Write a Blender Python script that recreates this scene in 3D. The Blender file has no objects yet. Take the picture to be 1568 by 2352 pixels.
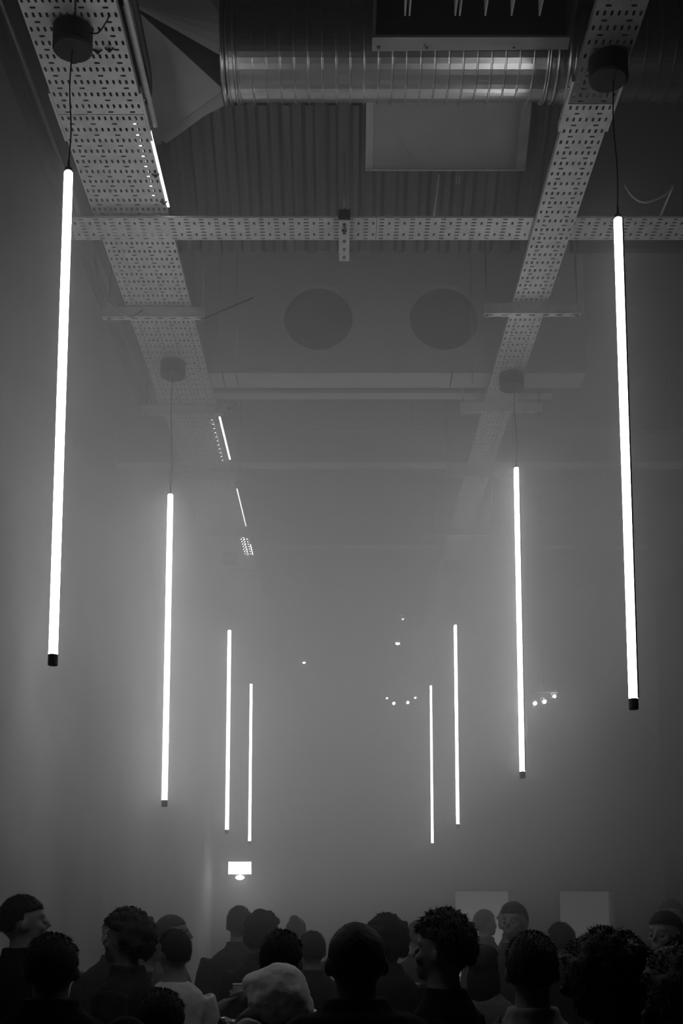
import bpy, bmesh, math, random
from mathutils import Vector, Matrix, noise
random.seed(7)
R = math.radians
S = bpy.context.scene
COL = S.collection

# ------------------------------------------------------------------ camera
CAM_Z = 1.77
cam_d = bpy.data.cameras.new('camera')
cam = bpy.data.objects.new('camera', cam_d); COL.objects.link(cam)
cam.location = (0, 0, CAM_Z)
cam.rotation_euler = (R(90 + 7.444), 0, 0)
cam_d.sensor_fit = 'HORIZONTAL'; cam_d.sensor_width = 24.0
cam_d.lens = 41.94
cam_d.shift_y = 0.3648                       # rising-front view, verticals stay nearly vertical
cam_d.clip_start = 0.05; cam_d.clip_end = 100
S.camera = cam

# ------------------------------------------------------------------ world, exposure, lamp strengths
W = bpy.data.worlds.new('night'); S.world = W; W.use_nodes = True
W.node_tree.nodes['Background'].inputs[0].default_value = (1, 1, 1, 1)
W.node_tree.nodes['Background'].inputs[1].default_value = 0.0
S.view_settings.view_transform = 'Standard'
S.view_settings.look = 'None'
S.view_settings.exposure = 0.0
S.view_settings.gamma = 1.0
S.view_settings.use_curve_mapping = False
S.cycles.use_denoising = True
S.cycles.use_light_tree = False
S.cycles.max_bounces = 4
S.cycles.volume_bounces = 2
S.cycles.volume_max_steps = 48
S.cycles.volume_step_rate = 2.5
S.cycles.use_adaptive_sampling = True
S.cycles.adaptive_threshold = 0.04
TUBE_E = 24.0            # pendant tubes
SIGN_E = 70.0            # emergency sign
BULB_E = 400.0            # little spot lamps
STRIP_E = 6.0            # glow of the strips added to the left cable tray
DOOR_E = 0.15             # glow put on the frosted door glass itself
HAZE_D = 0.33            # haze density in the middle of the room

# ------------------------------------------------------------------ materials
MATS = {}
def mat(name, v, rough=0.6, metal=0.0, var=0.15, scale=8.0, bump=0.0, bscale=60.0, spec=0.5, stretch=(1, 1, 1)):
    if name in MATS: return MATS[name]
    m = bpy.data.materials.new(name); m.use_nodes = True
    nt = m.node_tree; b = nt.nodes['Principled BSDF']
    b.inputs['Roughness'].default_value = rough
    b.inputs['Metallic'].default_value = metal
    b.inputs['Specular IOR Level'].default_value = spec
    tc = nt.nodes.new('ShaderNodeTexCoord'); mp = nt.nodes.new('ShaderNodeMapping')
    mp.inputs['Scale'].default_value = stretch
    nt.links.new(tc.outputs['Object'], mp.inputs['Vector'])
    n = nt.nodes.new('ShaderNodeTexNoise'); n.inputs['Scale'].default_value = scale; n.inputs['Detail'].default_value = 4
    nt.links.new(mp.outputs[0], n.inputs['Vector'])
    r = nt.nodes.new('ShaderNodeValToRGB')
    lo, hi = v * (1 - var), v * (1 + var)
    r.color_ramp.elements[0].position = 0.3; r.color_ramp.elements[1].position = 0.7
    r.color_ramp.elements[0].color = (lo, lo, lo, 1); r.color_ramp.elements[1].color = (hi, hi, hi, 1)
    nt.links.new(n.outputs['Fac'], r.inputs[0]); nt.links.new(r.outputs[0], b.inputs['Base Color'])
    if bump:
        n2 = nt.nodes.new('ShaderNodeTexNoise'); n2.inputs['Scale'].default_value = bscale; n2.inputs['Detail'].default_value = 3
        nt.links.new(mp.outputs[0], n2.inputs['Vector'])
        bp = nt.nodes.new('ShaderNodeBump'); bp.inputs['Strength'].default_value = bump; bp.inputs['Distance'].default_value = 0.01
        nt.links.new(n2.outputs['Fac'], bp.inputs['Height']); nt.links.new(bp.outputs[0], b.inputs['Normal'])
    MATS[name] = m
    return m
def emit(name, e, v=1.0):
    if name in MATS: return MATS[name]
    m = bpy.data.materials.new(name); m.use_nodes = True
    nt = m.node_tree; nt.nodes.clear()
    o = nt.nodes.new('ShaderNodeOutputMaterial'); em = nt.nodes.new('ShaderNodeEmission')
    em.inputs[0].default_value = (v, v, v, 1); em.inputs[1].default_value = e
    nt.links.new(em.outputs[0], o.inputs[0]); MATS[name] = m
    return m
M_GALV = mat('galvanised_steel', 0.62, 0.5, 0.35, 0.12, 14, 0.05)
M_DUCT = mat('spiral_duct_steel', 0.80, 0.29, 1.0, 0.10, 6, 0.03, 30)
M_SHEET = mat('sheet_metal_grey', 0.46, 0.5, 0.3, 0.10, 4)
M_SOFFIT = mat('dark_corrugated_sheet', 0.16, 0.45, 0.5, 0.25, 3, 0, 60, 0.5, (9, 0.6, 0.6))
M_CEIL = mat('dark_painted_concrete', 0.03, 0.9, 0, 0.3, 1.5, 0.3, 20)
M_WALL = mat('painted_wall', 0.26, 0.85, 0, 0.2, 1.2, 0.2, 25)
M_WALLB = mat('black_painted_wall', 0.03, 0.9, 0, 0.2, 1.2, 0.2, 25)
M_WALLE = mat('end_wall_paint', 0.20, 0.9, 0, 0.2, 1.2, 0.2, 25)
M_FLOOR = mat('dark_floor', 0.03, 0.6, 0, 0.3, 2, 0.1, 20)
M_BULK = mat('grey_painted_bulkhead', 0.5, 0.85, 0, 0.12, 1.5, 0.1, 20)
M_LEDGE = mat('pale_painted_edge', 0.5, 0.7, 0, 0.08, 3)
M_BLACK = mat('matt_black_plastic', 0.015, 0.6, 0, 0.2, 10)
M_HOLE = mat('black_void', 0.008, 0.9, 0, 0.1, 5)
M_CABLE = mat('dark_cable', 0.02, 0.5, 0, 0.2, 20)
M_CABLEL = mat('pale_cable', 0.35, 0.5, 0, 0.1, 20)
M_ROD = mat('zinc_rod', 0.35, 0.4, 0.7, 0.1, 30)
M_ALU = mat('aluminium_profile', 0.45, 0.4, 0.6, 0.05, 20)
M_DOOR = mat('pale_door_panel', 0.6, 0.6, 0, 0.06, 3)
M_FRAME = mat('door_frame_paint', 0.08, 0.6, 0, 0.1, 4)
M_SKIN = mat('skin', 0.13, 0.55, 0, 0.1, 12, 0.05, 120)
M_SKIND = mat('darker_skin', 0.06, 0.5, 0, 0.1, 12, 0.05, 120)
M_EYE = mat('eye_white', 0.10, 0.5, 0, 0.02, 5)
M_HAIRK = mat('black_hair', 0.006, 0.6, 0, 0.3, 60, 0.5, 150, 0.2, (1, 1, 0.2))
M_HAIRB = mat('brown_hair', 0.02, 0.55, 0, 0.3, 60, 0.5, 150, 0.3, (1, 1, 0.2))
M_TOPK = mat('black_cloth', 0.006, 0.95, 0, 0.25, 15, 0.4, 40, 0.1)
M_TOPD = mat('dark_grey_cloth', 0.02, 0.9, 0, 0.25, 15, 0.4, 40, 0.2)
M_TOPM = mat('mid_grey_cloth', 0.10, 0.9, 0, 0.2, 15, 0.4, 40)
M_TOPL = mat('pale_cloth', 0.45, 0.85, 0, 0.12, 15, 0.4, 40)
M_SHINY = mat('shiny_black_jacket', 0.008, 0.3, 0, 0.2, 15, 0.5, 18)
M_DENIM = mat('dark_trousers', 0.015, 0.9, 0, 0.2, 20, 0.2)
M_SHOE = mat('dark_shoe', 0.012, 0.5, 0, 0.2, 20)
M_TUBE = emit('glowing_tube_diffuser', TUBE_E)
M_SIGN = emit('lit_sign_face', SIGN_E)
M_BULB = emit('spot_lamp_bulb', BULB_E)
M_BULBD = emit('dim_spot_lamp_bulb', BULB_E * 0.25)
M_DOORG = [emit('lit_frosted_glass', DOOR_E), emit('dimly_lit_frosted_glass', DOOR_E * .4)]
M_STRIPB = emit('bright_strip_glow', STRIP_E * 3.5)
M_DOT = emit('dim_strip_glow', STRIP_E * .3)
M_STRIP = emit('added_strip_glow', STRIP_E)
def plastic(name):
    m = bpy.data.materials.new(name); m.use_nodes = True; b = m.node_tree.nodes['Principled BSDF']
    b.inputs['Base Color'].default_value = (.8, .8, .8, 1); b.inputs['Roughness'].default_value = .15
    b.inputs['Transmission Weight'].default_value = .75; b.inputs['IOR'].default_value = 1.2
    return m
M_CUP = plastic('clear_plastic')
M_BEER = mat('drink', 0.12, 0.2, 0, 0.1, 10)

# ------------------------------------------------------------------ mesh helpers
def tagit(o, label=None, cat=None, group=None, kind=None):
    if label: o['label'] = label
    if cat: o['category'] = cat
    if group: o['group'] = group
    if kind: o['kind'] = kind
    return o
def empty(name, loc=(0, 0, 0), rz=0, label=None, cat=None, group=None):
    o = bpy.data.objects.new(name, None); COL.objects.link(o)
    o.location = loc; o.rotation_euler = (0, 0, rz); o.empty_display_size = .1
    return tagit(o, label, cat, group)
def link(name, me, m=None, parent=None, loc=None, own=False):
    o = bpy.data.objects.new(name, me); COL.objects.link(o)
    if m is not None:
        if own:
            if not me.materials: me.materials.append(m)
            o.material_slots[0].link = 'OBJECT'; o.material_slots[0].material = m
        elif not me.materials: me.materials.append(m)
    if parent is not None: o.parent = parent
    if loc is not None: o.location = loc
    return o
def finish(bm, name, m, parent=None, smooth=False, loc=None, recalc=True):
    if recalc: bmesh.ops.recalc_face_normals(bm, faces=bm.faces)
    me = bpy.data.meshes.new(name); bm.to_mesh(me); bm.free()
    if smooth:
        for p in me.polygons: p.use_smooth = True
    return link(name, me, m, parent, loc)
def pyd(name, v, f, m, parent=None, loc=None):
    me = bpy.data.meshes.new(name); me.from_pydata(v, [], f); me.update()
    return link(name, me, m, parent, loc)
def bx(bm, x0, x1, y0, y1, z0, z1):
    vs = [bm.verts.new(p) for p in ((x0, y0, z0), (x1, y0, z0), (x1, y1, z0), (x0, y1, z0), (x0, y0, z1), (x1, y0, z1), (x1, y1, z1), (x0, y1, z1))]
    for f in ((0, 3, 2, 1), (4, 5, 6, 7), (0, 1, 5, 4), (1, 2, 6, 5), (2, 3, 7, 6), (3, 0, 4, 7)): bm.faces.new([vs[i] for i in f])
def box(name, ext, m, parent=None, bevel=0.0):
    bm = bmesh.new(); bx(bm, *ext)
    if bevel: bmesh.ops.bevel(bm, geom=list(bm.edges), offset=bevel, segments=2, affect='EDGES', profile=.5)
    return finish(bm, name, m, parent)
def tube(bm, pts, rad, n=10, cap=True, flat=None):
    """Tube along pts; rad per point is r or (r_side, r_other); flat = reference direction of r_other."""
    pts = [Vector(p) for p in pts]
    if not hasattr(rad, '__len__'): rad = [rad] * len(pts)
    rings = []; ref = Vector(flat) if flat else None
    prev = None
    for i, p in enumerate(pts):
        t = (pts[min(i + 1, len(pts) - 1)] - pts[max(i - 1, 0)]).normalized()
        if ref is not None: a = ref
        elif prev is not None: a = prev
        else: a = Vector((0, 1, 0)) if abs(t.y) < .9 else Vector((1, 0, 0))
        v = (a - t * a.dot(t)).normalized(); u = t.cross(v).normalized(); prev = v
        r = rad[i]; ru, rv = r if hasattr(r, '__len__') else (r, r)
        rings.append([bm.verts.new(p + u * (ru * math.cos(2 * math.pi * k / n)) + v * (rv * math.sin(2 * math.pi * k / n))) for k in range(n)])
    for a, b in zip(rings, rings[1:]):
        for k in range(n): bm.faces.new((a[k], a[(k + 1) % n], b[(k + 1) % n], b[k]))
    if cap:
        bm.faces.new(rings[0][::-1]); bm.faces.new(rings[-1])
def smoothpath(pts, n=6):
    P = [Vector(p) for p in pts]; out = []
    for i in range(len(P) - 1):
        p0, p1, p2, p3 = P[max(i - 1, 0)], P[i], P[i + 1], P[min(i + 2, len(P) - 1)]
        for k in range(n):
            t = k / n
            out.append(0.5 * ((2 * p1) + (p2 - p0) * t + (2 * p0 - 5 * p1 + 4 * p2 - p3) * t * t + (3 * p1 - p0 - 3 * p2 + p3) * t ** 3))
    return out + [P[-1]]
def wire(name, pts, r, m, parent=None, n=6, curve=True):
    bm = bmesh.new(); tube(bm, smoothpath(pts) if curve and len(pts) > 2 else pts, r, n)
    return finish(bm, name, m, parent, True)
def revolve(bm, prof, c=(0, 0, 0), axis='z', n=24, cap=True):
    """prof = [(s, r)] along the axis."""
    rings = []
    for s, r in prof:
        ring = []
        for k in range(n):
            a = 2 * math.pi * k / n; ca, sa = r * math.cos(a), r * math.sin(a)
            p = (ca, sa, s) if axis == 'z' else (s, ca, sa)
            ring.append(bm.verts.new((p[0] + c[0], p[1] + c[1], p[2] + c[2])))
        rings.append(ring)
    for a, b in zip(rings, rings[1:]):
        for k in range(n): bm.faces.new((a[k], a[(k + 1) % n], b[(k + 1) % n], b[k]))
    if cap:
        bm.faces.new(rings[0][::-1]); bm.faces.new(rings[-1])

# ------------------------------------------------------------------ room shell
XL, XR, YB, YF, ZC = -1.9, 4.8, -3.0, 17.8, 6.6
def struct(o): o['kind'] = 'structure'; return o
struct(box('floor', (XL - .2, XR + .2, YB - .2, YF + .2, -.2, 0), M_FLOOR))
struct(box('ceiling', (XL - .2, XR + .2, YB - .2, YF + .2, ZC, ZC + .2), M_CEIL))
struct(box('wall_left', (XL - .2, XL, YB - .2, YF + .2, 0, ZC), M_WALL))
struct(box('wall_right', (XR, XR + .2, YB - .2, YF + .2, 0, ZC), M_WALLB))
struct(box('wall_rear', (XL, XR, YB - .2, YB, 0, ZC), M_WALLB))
# end wall with two door openings
DOORS = [(1.655, 2.53), (3.205, 4.045)]; DTOP = 2.186
bm = bmesh.new()
xs = [XL, DOORS[0][0], DOORS[0][1], DOORS[1][0], DOORS[1][1], XR]
for i in range(5):
    bx(bm, xs[i], xs[i + 1], YF, YF + .2, DTOP if i in (1, 3) else 0, ZC)
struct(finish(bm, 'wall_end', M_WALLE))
for i, (a, b) in enumerate(DOORS):
    d = struct(empty('door_%d' % (i + 1), ((a + b) / 2, YF, 0)))
    w = (b - a) / 2
    pn = box('door_panel', (-w + .03, w - .03, .12, .17, .01, DTOP - .03), M_DOOR, d, .004)
    box('frosted_glass', (-w + .045, w - .045 - .02 * i, .114, .1195, .9, DTOP - .04), M_DOORG[i], pn)
    box('door_frame', (-w, -w + .03, .0, .17, 0, DTOP), M_FRAME, d)
    box('door_frame', (w - .03, w, .0, .17, 0, DTOP), M_ALU if i else M_FRAME, d)
    box('door_frame', (-w, w, .0, .17, DTOP - .03, DTOP), M_FRAME, d)
    wire('door_handle', [(w - .1, .1, .98), (w - .1, .06, .98), (w - .22, .06, .98)], .011, M_ALU, d, curve=False)

# trunking along the top of the left wall
struct(box('trim_1', (XL + .002, XL + .06, YB, YF, ZC - .09, ZC - .005), M_CABLE))
t = tagit(wire('conduit', [(XL + .10, YB + .2, ZC - .03), (XL + .10, YF - .1, ZC - .03)], .02, M_ROD, curve=False),
          'long thin metal conduit running along the top of the left wall', 'conduit')

# sloping corrugated soffit behind the duct (underside of the raised ceiling)
bm = bmesh.new()
x0, x1 = -.93, 1.32; prof = []
x = x0; k = 0
while x < x1:
    w = [.035, .02, .05, .02][k % 4] * (1 + .25 * math.sin(k * 1.7)); dz = [0, .0, .022, .022][k % 4]
    prof.append((x, dz)); x += w; k += 1
prof.append((x1, 0))
rows = [(5.815, 6.03), (6.32, 5.71), (6.47, 5.618), (6.50, 5.60), (6.50, 5.66)]
grid = [[bm.verts.new((px, yy + dz * .5, zz + dz)) for px, dz in prof] for yy, zz in rows]
for a, b in zip(grid, grid[1:]):
    for i in range(len(prof) - 1): bm.faces.new((a[i], a[i + 1], b[i + 1], b[i]))
back = [[bm.verts.new((px, yy, zz)) for px in (x0, x1)] for yy, zz in ((6.43, 5.74), (5.815, 6.36))]
for a, b in zip(back, back[1:]): bm.faces.new((a[0], a[1], b[1], b[0]))
tagit(finish(bm, 'corrugated_soffit', M_SOFFIT), 'dark corrugated sheet soffit sloping down behind the round duct', 'soffit')
struct(box('trim_2', (-.92, 1.32, 6.44, 6.5, 5.665, ZC), M_WALLB))
struct(box('dark_void_sheet', (1.324, XR - .002, 6.44, 6.5, 5.60, ZC), M_HOLE))  # black sheet stands in for the unlit void right of the soffit
struct(box('trim_3', (-.975, -.932, 5.815, 6.5, 5.60, ZC), M_CEIL))

# bulkhead across the room with two round openings
b = empty('bulkhead', (0, 7.5, 5.36), 0, 'wide grey bulkhead beam across the ceiling with two dark round openings', 'beam')
bm = bmesh.new()
BX0, BX1, BZ0, BZ1 = -.98, 1.62, 5.36, 6.58
holes = [(-.154, 5.735), (.684, 5.735)]; HR = .232
def facegrid(bm, y):
    xs = [BX0, holes[0][0] - .4, (holes[0][0] + holes[1][0]) / 2, holes[1][0] + .4, BX1]
    for i in (0, 3):
        vs = [bm.verts.new(p) for p in ((xs[i], y, BZ0), (xs[i + 1], y, BZ0), (xs[i + 1], y, BZ1), (xs[i], y, BZ1))]
        bm.faces.new(vs)
    for (hx, hz), xa, xb in ((holes[0], xs[1], xs[2]), (holes[1], xs[2], xs[3])):
        n = 48; inn = []; out = []; dep = []
        for k in range(n):
            a = 2 * math.pi * (k + .5) / n; c, s = math.cos(a), math.sin(a)
            tx = (xb - hx) / c if c > 0 else (xa - hx) / c
            tz = (BZ1 - hz) / s if s > 0 else (BZ0 - hz) / s
            tt = min(tx, tz)
            out.append(bm.verts.new((hx + c * tt, y, hz + s * tt)))
            inn.append(bm.verts.new((hx + c * HR, y, hz + s * HR)))
            dep.append(bm.verts.new((hx + c * HR, y + .15, hz + s * HR)))
        for k in range(n):
            j = (k + 1) % n
            bm.faces.new((out[k], out[j], inn[j], inn[k])); bm.faces.new((inn[k], inn[j], dep[j], dep[k]))
facegrid(bm, 7.5)
bmesh.ops.translate(bm, verts=bm.verts, vec=(0, -7.5, -5.36))
finish(bm, 'face_board', M_BULK, b)
box('core', (BX0, BX1, .16, .2, 0.001, BZ1 - BZ0), M_BULK, b)
def seg(x0, x1, n):
    box(n, (x0 + .004, x1 - .004, -.004, .215, -.022, -.001), M_LEDGE, b, .002)
for a_, b_ in ((BX0, -.79), (-.79, -.70), (-.70, .735), (.735, 1.12), (1.12, BX1)): seg(a_, b_, 'edge_board')
for (hx, hz), lab in zip(holes, ('dark round vent in the bulkhead, the clearer left one of the two', 'dark round vent in the bulkhead, the right one behind hanging rods')):
    v = empty('round_vent', (hx, 7.55, hz), 0, lab, 'vent', 'round vents in the bulkhead')
    bm = bmesh.new(); n = 40
    for rr0, rr1, y0, y1 in ((HR - .001, HR - .001, 0, .1),):
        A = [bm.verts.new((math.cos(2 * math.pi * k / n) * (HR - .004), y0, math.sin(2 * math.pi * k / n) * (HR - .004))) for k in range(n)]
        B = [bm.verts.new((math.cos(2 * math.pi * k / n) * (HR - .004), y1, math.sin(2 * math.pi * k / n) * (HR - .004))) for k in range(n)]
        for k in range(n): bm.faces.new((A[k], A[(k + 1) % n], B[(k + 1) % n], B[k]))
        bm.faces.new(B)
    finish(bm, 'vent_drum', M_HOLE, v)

# further ceiling beams fading into the haze
for i, (y, z0, z1, w, xa, xb, lab) in enumerate(((7.78, 5.33, 5.40, .10, -.95, 1.45, 'thin dark beam just behind the grey bulkhead'),
        (9.6, 5.55, 5.85, .14, XL + .001, 3.2, 'first hazy beam beyond the bulkhead'), (12.0, 5.6, 5.9, .14, XL + .001, 3.2, 'hazy beam in the middle distance near the diagonal brace'), (14.8, 5.6, 5.9, .14, XL + .001, 3.2, 'farthest hazy beam near the end wall'))):
    t = empty('ceiling_beam', (0, y, z0), 0, lab, 'beam', 'beams beyond the bulkhead')
    h = z1 - z0
    box('web', (xa, xb, w * .45, w * .55, .012, h - .012), M_BULK, t)
    box('bottom_flange', (xa, xb, 0, w, 0, .012), M_LEDGE if i == 0 else M_GALV, t)
    box('top_flange', (xa, xb, 0, w, h - .012, h), M_BULK, t)
    for hx in ((-.6, .3, 1.2) if i == 0 else (-1.4, .6, 2.8)):
        wire('hanger_rod', [(hx, w / 2, h), (hx, w / 2, ZC - z0)], .006, M_ROD, t, curve=False)

# ------------------------------------------------------------------ perforated cable trays
def slot_cell(V, F, cu, cv, hu, hv, su, sv, T):
    """Cell centred (cu,cv) half size hu,hv with a rounded slot half size su,sv. T maps (u,v,w)->xyz."""
    r = min(su, sv) * .92
    q = []
    for sx, sy in ((1, 1), (-1, 1), (-1, -1), (1, -1)):
        a = (sx * (su), sy * (sv - r)); c = (sx * (su - r * .29), sy * (sv - r * .29)); b_ = (sx * (su - r), sy * sv)
        q += [a, c, b_] if sx * sy > 0 else [b_, c, a]
    o = []
    for sx, sy in ((1, 1), (-1, 1), (-1, -1), (1, -1)):
        a = (sx * hu, sy * (sv - r)); c = (sx * hu, sy * hv); b_ = (sx * (su - r), sy * hv)
        o += [a, c, b_] if sx * sy > 0 else [b_, c, a]
    th = .002; base = len(V)
    for w in (0, th):
        for x, y in o: V.append(T(cu + x, cv + y, w))
        for x, y in q: V.append(T(cu + x, cv + y, w))
    n = 12
    for k in range(n):
        j = (k + 1) % n
        F.append((base + k, base + j, base + n + j, base + n + k))
        F.append((base + 2 * n + j, base + 2 * n + k, base + 3 * n + k, base + 3 * n + j))
        F.append((base + n + k, base + n + j, base + 3 * n + j, base + 3 * n + k))
def quadbox(V, F, T, u0, u1, v0, v1, w0, w1):
    b_ = len(V)
    for p in ((u0, v0, w0), (u1, v0, w0), (u1, v1, w0), (u0, v1, w0), (u0, v0, w1), (u1, v0, w1), (u1, v1, w1), (u0, v1, w1)): V.append(T(*p))
    for f in ((0, 3, 2, 1), (4, 5, 6, 7), (0, 1, 5, 4), (1, 2, 6, 5), (2, 3, 7, 6), (3, 0, 4, 7)): F.append(tuple(b_ + i for i in f))
def tray_section(name, L, W, ncol, T, parent, fh=.034, m=None):
    """Section of length L (u), width W (v): rows of lengthwise slots alternating with rows of crosswise slots."""
    V, F = [], []
    per = .0772; nrow = max(1, round(L / per)); per = L / nrow
    lh, th = per * .62, per * .38; pv = W / ncol; ntr = max(1, round((ncol - 1) / 3)); pt = W / ntr
    for i in range(nrow):
        u = i * per
        for k in range(ncol):
            slot_cell(V, F, u + lh / 2, (k + .5) * pv, lh / 2, pv / 2, .0135, .0056, T)
        for k in range(ntr):
            slot_cell(V, F, u + lh + th / 2, (k + .5) * pt, th / 2, pt / 2, .0056, .0125, T)
    quadbox(V, F, T, 0, L, 0, .002, .002, fh); quadbox(V, F, T, 0, L, W - .002, W, .002, fh)
    quadbox(V, F, T, 0, L, .002, .010, fh - .002, fh); quadbox(V, F, T, 0, L, W - .010, W - .002, fh - .002, fh)
    return pyd(name, V, F, m or M_GALV, parent)
def tray_y(name, x0, W, ncol, z, cuts, label, first=None):
    t = empty(name, (x0, cuts[0], z), 0, label, 'cable tray')
    for a, b_ in zip(cuts, cuts[1:]):
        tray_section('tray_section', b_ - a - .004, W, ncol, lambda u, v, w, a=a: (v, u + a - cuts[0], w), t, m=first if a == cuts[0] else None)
    for c in cuts[1:-1]:
        for v0, v1 in ((-.012, -.001), (W + .001, W + .012)):
            V, F = [], []
            quadbox(V, F, lambda u, v, w: (v, u, w), c - cuts[0] - .14, c - cuts[0] + .18, v0, v1, -.001, .036)
            cp = pyd('coupler_plate', V, F, M_GALV, t)
            for q in (-.08, .12):
                bmx = bmesh.new(); xx = v1 if v0 > 0 else v0
                tube(bmx, [(xx, 0, .016), (xx + (.006 if v0 > 0 else -.006), 0, .016)], .006, 6)
                finish(bmx, 'bolt', M_ROD, cp, loc=(0, c - cuts[0] + q, 0))
    return t
LZ, CZ, RZ = 5.315, 5.275, 5.235
LX0, LX1 = -1.262, -.880
RX0, RX1 = .975, 1.172
trayL = tray_y('cable_tray', LX0, LX1 - LX0, 14, LZ, [1.9, 4.90, 7.90, 10.90, 13.2, 15.2], 'wide perforated cable tray running down the left side above the tube lights')
trayR = tray_y('cable_tray', RX0, RX1 - RX0, 7, RZ, [1.7, 4.72, 7.72, 10.72, 13.2, 15.2], 'narrow perforated cable tray running down the right side above the tube lights', mat('near_section_steel', 0.2, 0.6, 0.3, 0.12, 14))  # nearest section darker than the rest of this tray
t = empty('cable_tray', (-1.42, 5.625, CZ), 0, 'narrow perforated cable tray crossing the ceiling from left to right', 'cable tray')
for a, b_ in ((0, 1.6), (1.6, 3.72)):
    tray_section('tray_section', b_ - a - .003, .2, 7, lambda u, v, w, a=a: (a + u, v, w), t, fh=.010)
# dark ties knotted through the left tray
for yy, xx in ((4.50, -1.005), (4.49, -.955), (5.33, -.895), (5.55, -.888)):
    bm = bmesh.new(); pts = [(xx - LX0 + .018 * math.cos(a), yy - 1.9 + .004 * math.sin(3 * a), .004 + .012 * math.sin(a)) for a in [2 * math.pi * k / 14 for k in range(15)]]
    tube(bm, pts, .0035, 6); bx(bm, xx - LX0 - .006, xx - LX0 + .006, yy - 1.9 - .006, yy - 1.9 + .006, -.014, -.004)
    finish(bm, 'cable_tie', M_CABLE, trayL, True)

# hanger struts under the trays
def strut(x0, x1, y1, z0, z1, rods, label, group, top=ZC):
    t = empty('hanger_strut', ((x0 + x1) / 2, y1 - .041, z0), 0, label, 'strut', group)
    hw = (x1 - x0) / 2; L = x1 - x0
    V, F = [], []
    n = max(3, int(L / .07)); p = L / n
    for k in range(n): slot_cell(V, F, -hw + (k + .5) * p, .0205, p / 2, .0205, .018, .006, lambda u, v, w: (u, v, w))
    h = z1 - z0
    I = lambda u, v, w: (u, v, w)
    quadbox(V, F, I, -hw, hw, 0, .0025, .002, h); quadbox(V, F, I, -hw, hw, .0385, .041, .002, h)
    quadbox(V, F, I, -hw, hw, .0025, .012, h - .002, h); quadbox(V, F, I, -hw, hw, .029, .0385, h - .002, h)
    pyd('channel', V, F, M_GALV, t)
    for rx in rods:
        bm = bmesh.new(); tube(bm, [(rx - (x0 + x1) / 2, .0205, -.02), (rx - (x0 + x1) / 2, .0205, top - z0)], .005, 6)
        rod = finish(bm, 'threaded_rod', M_ROD, t, True)
        bm = bmesh.new(); tube(bm, [(rx - (x0 + x1) / 2, .0205, -.012), (rx - (x0 + x1) / 2, .0205, -.001)], .011, 6)
        finish(bm, 'nut', M_ROD, rod)
for i, (y, lab) in enumerate(((6.62, 'nearest'), (7.97, 'second'), (9.23, 'third'), (10.68, 'fourth'), (11.93, 'fifth'), (13.4, 'sixth'))):
    strut(-1.40, -.80, y, 5.25, 5.312, (-1.36, -.815), lab + ' slotted strut under the left cable tray, counting from the viewer', 'struts under the left tray')
for i, (y, lab) in enumerate(((6.43, 'nearest'), (7.75, 'second'), (8.95, 'third'), (10.4, 'fourth'), (11.8, 'fifth'))):
    strut(.81, 1.36, y, 5.17, 5.232, (.825, 1.34), lab + ' slotted strut under the right cable tray, counting from the viewer', 'struts under the right tray', 5.625 if i == 0 else ZC)
# short bracket running under the crossing tray
t = empty('tray_bracket', (.014, 5.56, 5.222), 0, 'short slotted bracket with a black end under the middle of the crossing cable tray', 'bracket')
V, F = [], []
for k in range(5): slot_cell(V, F, .04 + k * .075, .0, .0375, .027, .016, .0085, lambda u, v, w: (v, u, w))
I = lambda u, v, w: (v, u, w)
quadbox(V, F, I, .0025, .3775, -.027, -.0245, .002, .05); quadbox(V, F, I, .0025, .3775, .0245, .027, .002, .05)
pyd('channel', V, F, M_GALV, t)
box('end_cap', (-.030, .030, -.012, .0, .0, .052), M_BLACK, t, .003)
wire('hanger_rod', [(0, -.03 + .05, .05), (0, .02, .38)], .005, M_ROD, t, curve=False)
bm = bmesh.new(); bx(bm, -.012, .012, .08, .084, -.012, 0); tube(bm, [(0, .02, -.01), (0.004, .06, -.012), (0, .11, -.008)], .004, 6); finish(bm, 'cable_clip', M_CABLE, t)

# ------------------------------------------------------------------ glow strips added for the bright edge and slots of the left tray
def strip(x, y0, y1, z, w, label, m=None):
    t = empty('added_glow_strip', (x, y0, z), 0, label, 'light', 'glow strips added on the left tray')
    box('glowing_strip', (-w / 2, w / 2, 0, y1 - y0, 0, .004), m or M_STRIP, t)
    box('carrier', (-w / 2 - .002, w / 2 + .002, -.01, y1 - y0 + .01, .004, .010), M_ALU, t)
strip(LX1 + .008, 5.02, 5.60, LZ + .002, .010, 'first added glow strip along the inner edge of the left tray, before the crossing tray')
strip(LX1 - .055, 4.95, 5.55, LZ + .010, .012, 'added glow strip seen through the slots of the left tray, before the crossing tray', M_DOT)
strip(LX1 + .008, 8.15, 8.95, LZ + .002, .012, 'second added glow strip along the inner edge of the left tray, beyond the cable loop')
strip(LX1 - .055, 8.2, 9.0, LZ + .010, .012, 'added glow strip seen through the slots of the left tray, beyond the cable loop')
strip(LX1 + .006, 9.6, 10.55, LZ + .002, .007, 'thin added glow strip along the left tray between its third and fourth struts')
strip(LX1 - .035, 10.75, 11.45, LZ + .010, .08, 'broad added glow strip seen through the slots by the third left lamp', M_STRIPB)

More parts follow.
